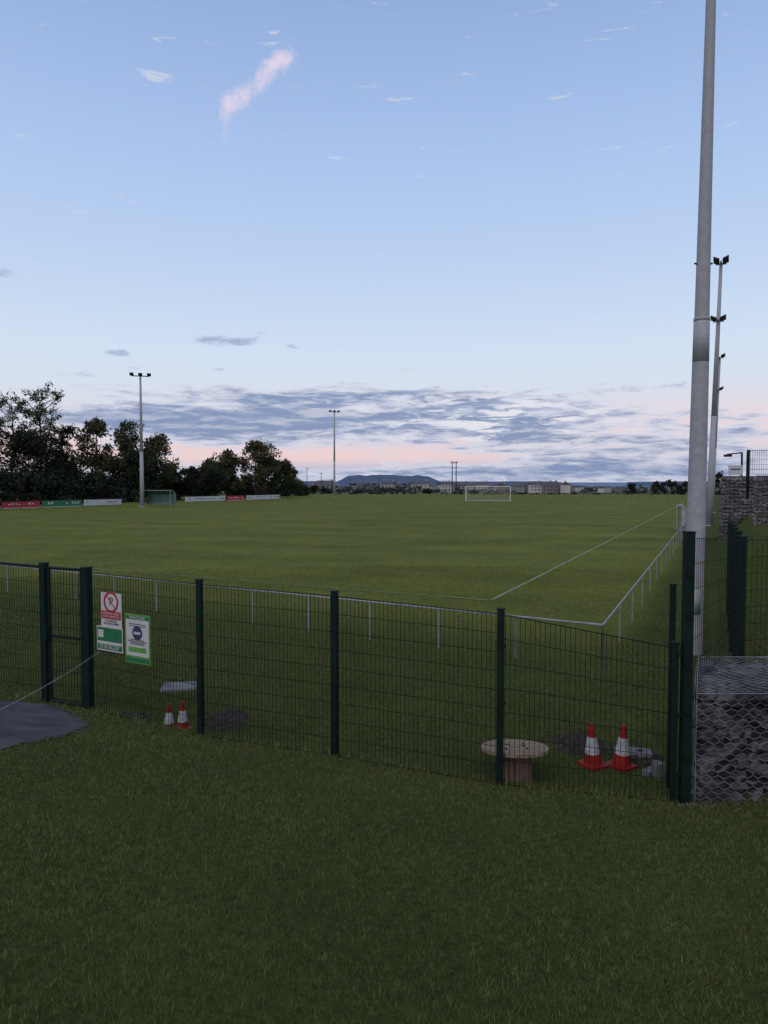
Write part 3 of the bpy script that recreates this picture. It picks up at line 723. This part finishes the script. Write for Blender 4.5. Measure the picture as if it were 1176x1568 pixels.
for _ in range(400):
    px=random.uniform(-70,470); d=float(np.interp(px,[-70,0,200,465],[88,92,108,158]))+random.uniform(0,5)
    top=float(np.interp(px,[-70,0,120,270,300,460,475],[716,712,722,733,736,738,750]))+4*mnoise.noise(Vector((px*.05,0,0)))
    H=(738-top)/FP*d+3.2; x=(px-588)/FP*d; z=random.uniform(.2,max(.5,H-.8)); cs.append((x,d,z)); rs.append(random.uniform(.7,1.3))
add_leaves(mb,leaves(cs,rs,90,.28),0); mb.build('hedge',[M_leafd])
mb=MB(); cs=[];rs=[]
for _ in range(120):
    px=random.uniform(462,1060); d=random.uniform(185,200); top=759+1.5*mnoise.noise(Vector((px*.03,2,0))); 
    if px>870 and random.random()<.6: continue
    x=(px-588)/FP*d; cs.append((x,d,T(x,d)+random.uniform(-.3,.1))); rs.append(random.uniform(.3,.45))
for px,top,d,w in((968,738,240,10),(1010,735,215,22),(1028,733,210,26),(1046,737,205,20),(1100,724,190,20),(475,744,200,16),(500,747,210,14),(548,750,230,10),(655,749,230,10),(725,750,240,10)):
    for _ in range(12):
        x=(px+random.uniform(-w/2,w/2)-588)/FP*d; H=(738-top)/FP*d+3.2; cs.append((x,d,T(x,d)+random.uniform(.2,max(.4,H)))); rs.append(.8)
add_leaves(mb,leaves(cs,rs,70,.3),0); mb.build('far_hedge_trees',[M_leafd])
mb=MB(); V=[]
for _ in range(400):
    d=math.exp(random.uniform(math.log(330),math.log(3500))); px=random.uniform(430,1110)
    if px>880 and d<600 and random.random()<.75: continue
    if 765<px<875 and d<660: continue
    k=random.randint(1,6); x=(px-588)/FP*d
    for j in range(k):
        X=x+j*d*.006; r_=random.uniform(1.2,2.7)*(1+d/3000); V.append(leaves([(X,d,T(X,d)+r_*.6)],[r_],22,r_*.3,flat=.75))
add_leaves(mb,np.concatenate(V),0); mb.build('distant_trees',[M_leaff])
mb=MB()
def house(mb,x,y,z,w,dp,h,rz,wall):
    mb.box((x,y,z+h/2-1),(w,dp,h+2),rz,wall); c,s=math.cos(rz),math.sin(rz)
    def t(a,b_,zz): return (x+a*c-b_*s,y+a*s+b_*c,zz)
    a=w/2+.3;b_=dp/2+.3;hh=z+h+.01; rd=hh+dp*.35
    mb.add([t(-a,-b_,hh),t(a,-b_,hh),t(a,b_,hh),t(-a,b_,hh),t(-a,0,rd),t(a,0,rd)],[(0,1,5,4),(2,3,4,5),(0,4,3),(1,2,5)],2)
    for i in(-.3,0,.3):
        for zz in((.28,.72)):
            q=t(w*i,-dp/2-.03,z+h*zz); mb.box(q,(1.2,.06,1.2),rz,3)
    q=t(w*.4,0,rd+.3); mb.box(q,(.9,.9,1.6),rz,wall)
for _ in range(340):
    d=math.exp(random.uniform(math.log(560),math.log(2800))); px=random.uniform(470,900) if random.random()<.82 else random.uniform(880,1060)
    if px>870 and d<900: continue
    x=(px-588)/FP*d; rz=random.choice((0,.2,-.3,1.3)); house(mb,x,d,T(x,d)+1.5,random.uniform(8,15),8,random.choice((4,5.5,6)),rz,0 if random.random()<.6 else 1)
mb.build('distant_houses',[M_rend,M_rend2,M_roof,M_win])
for px,w,h,st in((792,13,6,0),(812,9,5,1),(829,16,8,0),(847,10,6,0),(861,9,6,1)):
    d=640; x=(px-588)/FP*d; zb_=P(px,755,d)[2]; mb=MB()
    mb.box((x,d,zb_+h/2-3),(w*.72,11,h+6),.1,0); mb.box((x,d,zb_+h+.2),(w*.75,11.6,.4),.1,2)
    mb.box((x-w*.1,d,zb_+h+1.0),(w*.3,6,1.2),.1,1)
    for fl in range(3):
        for k in range(5):
            mb.box((x+(k-2)*w*.14,d-5.6+(k-2)*w*.014,zb_+.9+fl*h/3),(1.0,.15,1.0),.1,3)
    mb.build('apartment_building',[M_rend if st==0 else M_rend2,M_rend2,M_roof,M_win])

# ------------------------------------------------------------ grass blades
Nb=720000
r=rng.uniform(1.9,26,Nb); a=rng.uniform(-.58,.58,Nb)
X=r*np.sin(a);Y=r*np.cos(a)
keep=~inpoly(X,Y)
for (cx,cy,rx,ry) in excl: keep&=((X-cx)/(rx*.85))**2+((Y-cy)/(ry*.85))**2>1
xg=X-.47*(Y-GY0)
keep&=~((xg>GX0-.03)&(xg<GX1)&(Y>GY0)&(Y<GY0+GD))
s_=(X-RC[0])*uy-(Y-RC[1])*ux; q_=(X-RC[0])*ux+(Y-RC[1])*uy
onp=(s_<0)&(q_>0)
keep&=~(onp&(rng.random(Nb)<.35))
r=r[keep];X=X[keep];Y=Y[keep];n=len(X); Z=terr(X,Y)
zp=sstep(-.5,5,q_[keep])*sstep(-.6,.2,-s_[keep])
patch=np.array(np.sin(X*1.7+1.1*np.sin(Y*1.3))*np.cos(Y*1.9+X*.7)+.6*np.sin(X*5.3+Y*3.1)*np.sin(Y*4.7-X*2.2))
clump=np.array([mnoise.noise(Vector((a_*13,b_*13,0))) for a_,b_ in zip(X.tolist(),Y.tolist())])
hgt=(.022-.006*zp)*rng.uniform(.5,1.4,n)*(1+.15*patch+.5*clump)*(1+np.clip(r-6,0,20)*.01)
yl=np.interp(X,fx,fy); fr=np.exp(-((yl-Y)/.09)**2)*(X<3.0); hgt*=1+1.6*fr
pe=0.0
hgt=np.maximum(hgt,.005)
wd=.0018*(r/3)**.8*rng.uniform(.7,1.3,n)
az=rng.uniform(0,2*np.pi,n); ln2=rng.uniform(.2,1.1,n); la=rng.uniform(0,2*np.pi,n)
ba=np.stack([X-np.cos(az)*wd,Y-np.sin(az)*wd,Z-.003],1); bb=np.stack([X+np.cos(az)*wd,Y+np.sin(az)*wd,Z-.003],1)
tp_=np.stack([X+np.cos(la)*hgt*ln2,Y+np.sin(la)*hgt*ln2,Z+hgt],1)
vv=np.stack([ba,bb,tp_],1).reshape(-1,3)
me=bpy.data.meshes.new('grass_blades'); me.vertices.add(3*n); me.vertices.foreach_set('co',vv.ravel().astype(np.float32))
me.loops.add(3*n); me.loops.foreach_set('vertex_index',np.arange(3*n,dtype=np.int32)); me.polygons.add(n)
me.polygons.foreach_set('loop_start',np.arange(0,3*n,3,dtype=np.int32)); me.polygons.foreach_set('loop_total',np.full(n,3,dtype=np.int32))
me.update(calc_edges=True)
v_=rng.uniform(.55,1.45,n)*(1+.10*patch+.45*clump+.35*fr)
colr=(np.array([.165,.185,.046])*zp[:,None]+np.array([.100,.120,.036])*(1-zp[:,None]))*np.maximum(v_,.2)[:,None]
dry=rng.random(n)<.03; colr[dry]=np.array([.25,.23,.14])*rng.uniform(.4,1.0,(dry.sum(),1))
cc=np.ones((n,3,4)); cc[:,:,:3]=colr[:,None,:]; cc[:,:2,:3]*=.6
ca=me.color_attributes.new('col','FLOAT_COLOR','POINT'); ca.data.foreach_set('color',cc.ravel().astype(np.float32))
m,nt3,b3=base_mat('grass_blade'); vc=nt3.nodes.new('ShaderNodeVertexColor'); vc.layer_name='col'
nt3.links.new(vc.outputs['Color'],b3.inputs['Base Color']); b3.inputs['Roughness'].default_value=.6; b3.inputs['Specular IOR Level'].default_value=.15
me.materials.append(m); ob=bpy.data.objects.new('grass_blades',me); sc.collection.objects.link(ob)

# ------------------------------------------------------------ sky
w=bpy.data.worlds.new('World'); sc.world=w; w.use_nodes=True; nt=w.node_tree; bg=nt.nodes['Background']; N=nt.nodes.new; Lk=nt.links.new
tc=N('ShaderNodeTexCoord'); sp3=N('ShaderNodeSeparateXYZ'); Lk(tc.outputs['Generated'],sp3.inputs[0])
def MT(op,*ar):
    n=N('ShaderNodeMath'); n.operation=op
    for i,a in enumerate(ar):
        if isinstance(a,(int,float)): n.inputs[i].default_value=a
        else: Lk(a,n.inputs[i])
    return n.outputs[0]
az=MT('MULTIPLY',MT('ARCTAN2',sp3.outputs[0],sp3.outputs[1]),57.2958)
el=MT('MULTIPLY',MT('ARCSINE',sp3.outputs[2]),57.2958)
rp=N('ShaderNodeValToRGB'); els=[(-.5,(156,166,194)),(.6,(168,176,205)),(1.6,(194,194,215)),(2.8,(218,207,219)),(4.5,(219,216,227)),(7,(213,221,235)),(10.5,(207,222,241)),(17.5,(186,208,240)),(25,(168,194,235)),(34,(146,173,219)),(60,(110,141,195)),(90,(95,126,182))]
cr=rp.color_ramp
while len(cr.elements)<len(els): cr.elements.new(.5)
for e,(p,c) in zip(cr.elements,els): e.position=max(0,p/90.0); e.color=lin(*c)
Lk(MT('DIVIDE',MT('MAXIMUM',el,0),90.0),rp.inputs['Fac']); skyc=rp.outputs['Color']
def nz(sa_,se,off=0,detail=7,rough=.55,dist=0.0):
    c=N('ShaderNodeCombineXYZ'); Lk(MT('MULTIPLY',az,sa_),c.inputs[0]); Lk(MT('MULTIPLY',el,se),c.inputs[1]); c.inputs[2].default_value=off
    n=N('ShaderNodeTexNoise'); n.inputs['Scale'].default_value=1; n.inputs['Detail'].default_value=detail; n.inputs['Roughness'].default_value=rough; n.inputs['Distortion'].default_value=dist
    Lk(c.outputs[0],n.inputs['Vector']); return n.outputs['Fac']
def ang_(px,py):
    x,y,z=ray(px,py); return math.degrees(math.atan2(x,y)),math.degrees(math.atan2(z,math.hypot(x,y)))
def blob(px,py,wx,wy,wt,rot=0):
    a0,e0=ang_(px,py); k=57.3/FP; wx*=k;wy*=k
    u=MT('SUBTRACT',az,a0);v=MT('SUBTRACT',el,e0)
    if rot:
        c,s=math.cos(rot),math.sin(rot); u2=MT('ADD',MT('MULTIPLY',u,c),MT('MULTIPLY',v,s)); v=MT('SUBTRACT',MT('MULTIPLY',v,c),MT('MULTIPLY',u,s)); u=u2
    u=MT('DIVIDE',u,wx);v=MT('DIVIDE',v,wy)
    return MT('MULTIPLY',MT('EXPONENT',MT('MULTIPLY',MT('ADD',MT('MULTIPLY',u,u),MT('MULTIPLY',v,v)),-1.0)),wt)
def SUM(l):
    o=l[0]
    for x in l[1:]: o=MT('ADD',o,x)
    return o
def SS(lo,hi,x,tomax=1.0):
    m=N('ShaderNodeMapRange'); m.interpolation_type='SMOOTHSTEP'; m.inputs['From Min'].default_value=lo; m.inputs['From Max'].default_value=hi; m.inputs['To Max'].default_value=tomax; Lk(x,m.inputs['Value']); return m.outputs[0]
def MX(f,a,b_,mode='MIX'):
    x=N('ShaderNodeMix'); x.data_type='RGBA'; x.blend_type=mode
    for s,v in((0,f),(6,a),(7,b_)):
        if isinstance(v,(int,float)) or isinstance(v,tuple): x.inputs[s].default_value=v
        else: Lk(v,x.inputs[s])
    return x.outputs[2]
glow=SUM([blob(60,690,240,28,.6),blob(520,698,400,14,.9),blob(1080,650,180,34,.6),blob(800,672,120,14,.5)])
skyc=MX(MT('MINIMUM',glow,.85),skyc,lin(238,208,208))
n1=nz(.13,.85,0,8,.6,.3); n2=nz(.30,1.9,5,9,.68,.6); n3=nz(.22,1.5,9,8,.65,.5)
nsum=MT('ADD',MT('MULTIPLY',MT('SUBTRACT',n1,.5),1.9),MT('MULTIPLY',MT('SUBTRACT',n2,.5),2.0))
dens=SUM([blob(400,643,290,36,1.2),blob(560,606,260,12,.65),blob(130,640,240,14,.55),blob(760,630,190,36,.62),blob(960,676,260,40,.85),blob(860,724,380,18,.9),blob(300,728,400,12,.4),blob(270,676,140,22,.3),nsum])
msk=SS(.34,.66,dens)
dk=SS(.5,1.15,dens)
cloud=MX(dk,lin(208,211,228),lin(122,142,182))
lit=MT('MULTIPLY',SS(.47,.60,n3),MT('ADD',blob(760,640,190,44,.95),.35))
cloud=MX(lit,cloud,lin(226,226,236))
skyc=MX(MT('MULTIPLY',msk,.93),skyc,cloud)
d2=SUM([blob(342,522,55,9,1.0),blob(178,540,28,7,.9),blob(2,415,22,14,.8),blob(120,574,40,6,.7),blob(395,512,30,10,.6,.4),blob(450,530,24,5,.6),blob(200,563,20,4,.7),blob(340,566,26,4,.6),blob(515,527,18,4,.55),blob(910,600,60,10,.6),blob(1040,590,50,7,.7),MT('MULTIPLY',MT('SUBTRACT',nz(.5,1.6,3,6,.6),.5),1.7)])
skyc=MX(SS(.5,1.05,d2,.75),skyc,lin(150,162,196))
d3=SUM([blob(403,117,62,16,1.0,math.radians(40)),blob(437,92,24,12,.6,math.radians(15)),blob(362,155,26,20,.5),blob(345,205,12,52,.62),MT('MULTIPLY',MT('SUBTRACT',nz(.8,1.0,7,8,.72,.9),.5),1.8)])
skyc=MX(SS(.45,1.5,d3,.85),skyc,lin(232,216,232))
sk=N('ShaderNodeTexSky'); sk.sky_type='NISHITA'; sk.sun_disc=False; sk.sun_elevation=math.radians(6); sk.sun_rotation=math.radians(200)
add=MX(1.0,skyc,MX(1.0,sk.outputs[0],(.004,.004,.004,1),'MULTIPLY'),'ADD')
Lk(add,bg.inputs['Color']); bg.inputs['Strength'].default_value=1.0
sun=bpy.data.lights.new('sun','SUN'); sun.energy=1.45; sun.angle=math.radians(70); sun.color=(1,.85,.69)
so=bpy.data.objects.new('sun',sun); sc.collection.objects.link(so); so.rotation_euler=Vector((.25,.6,-.8)).to_track_quat('-Z','Y').to_euler(); so.location=(0,-20,20)
cam=bpy.data.cameras.new('camera'); co=bpy.data.objects.new('camera',cam); sc.collection.objects.link(co); sc.camera=co
cam.sensor_fit='VERTICAL'; cam.sensor_height=36; cam.lens=24; cam.clip_start=.05; cam.clip_end=200000
co.location=(0,0,CZ); co.rotation_euler=(math.pi/2-PT,0,0)
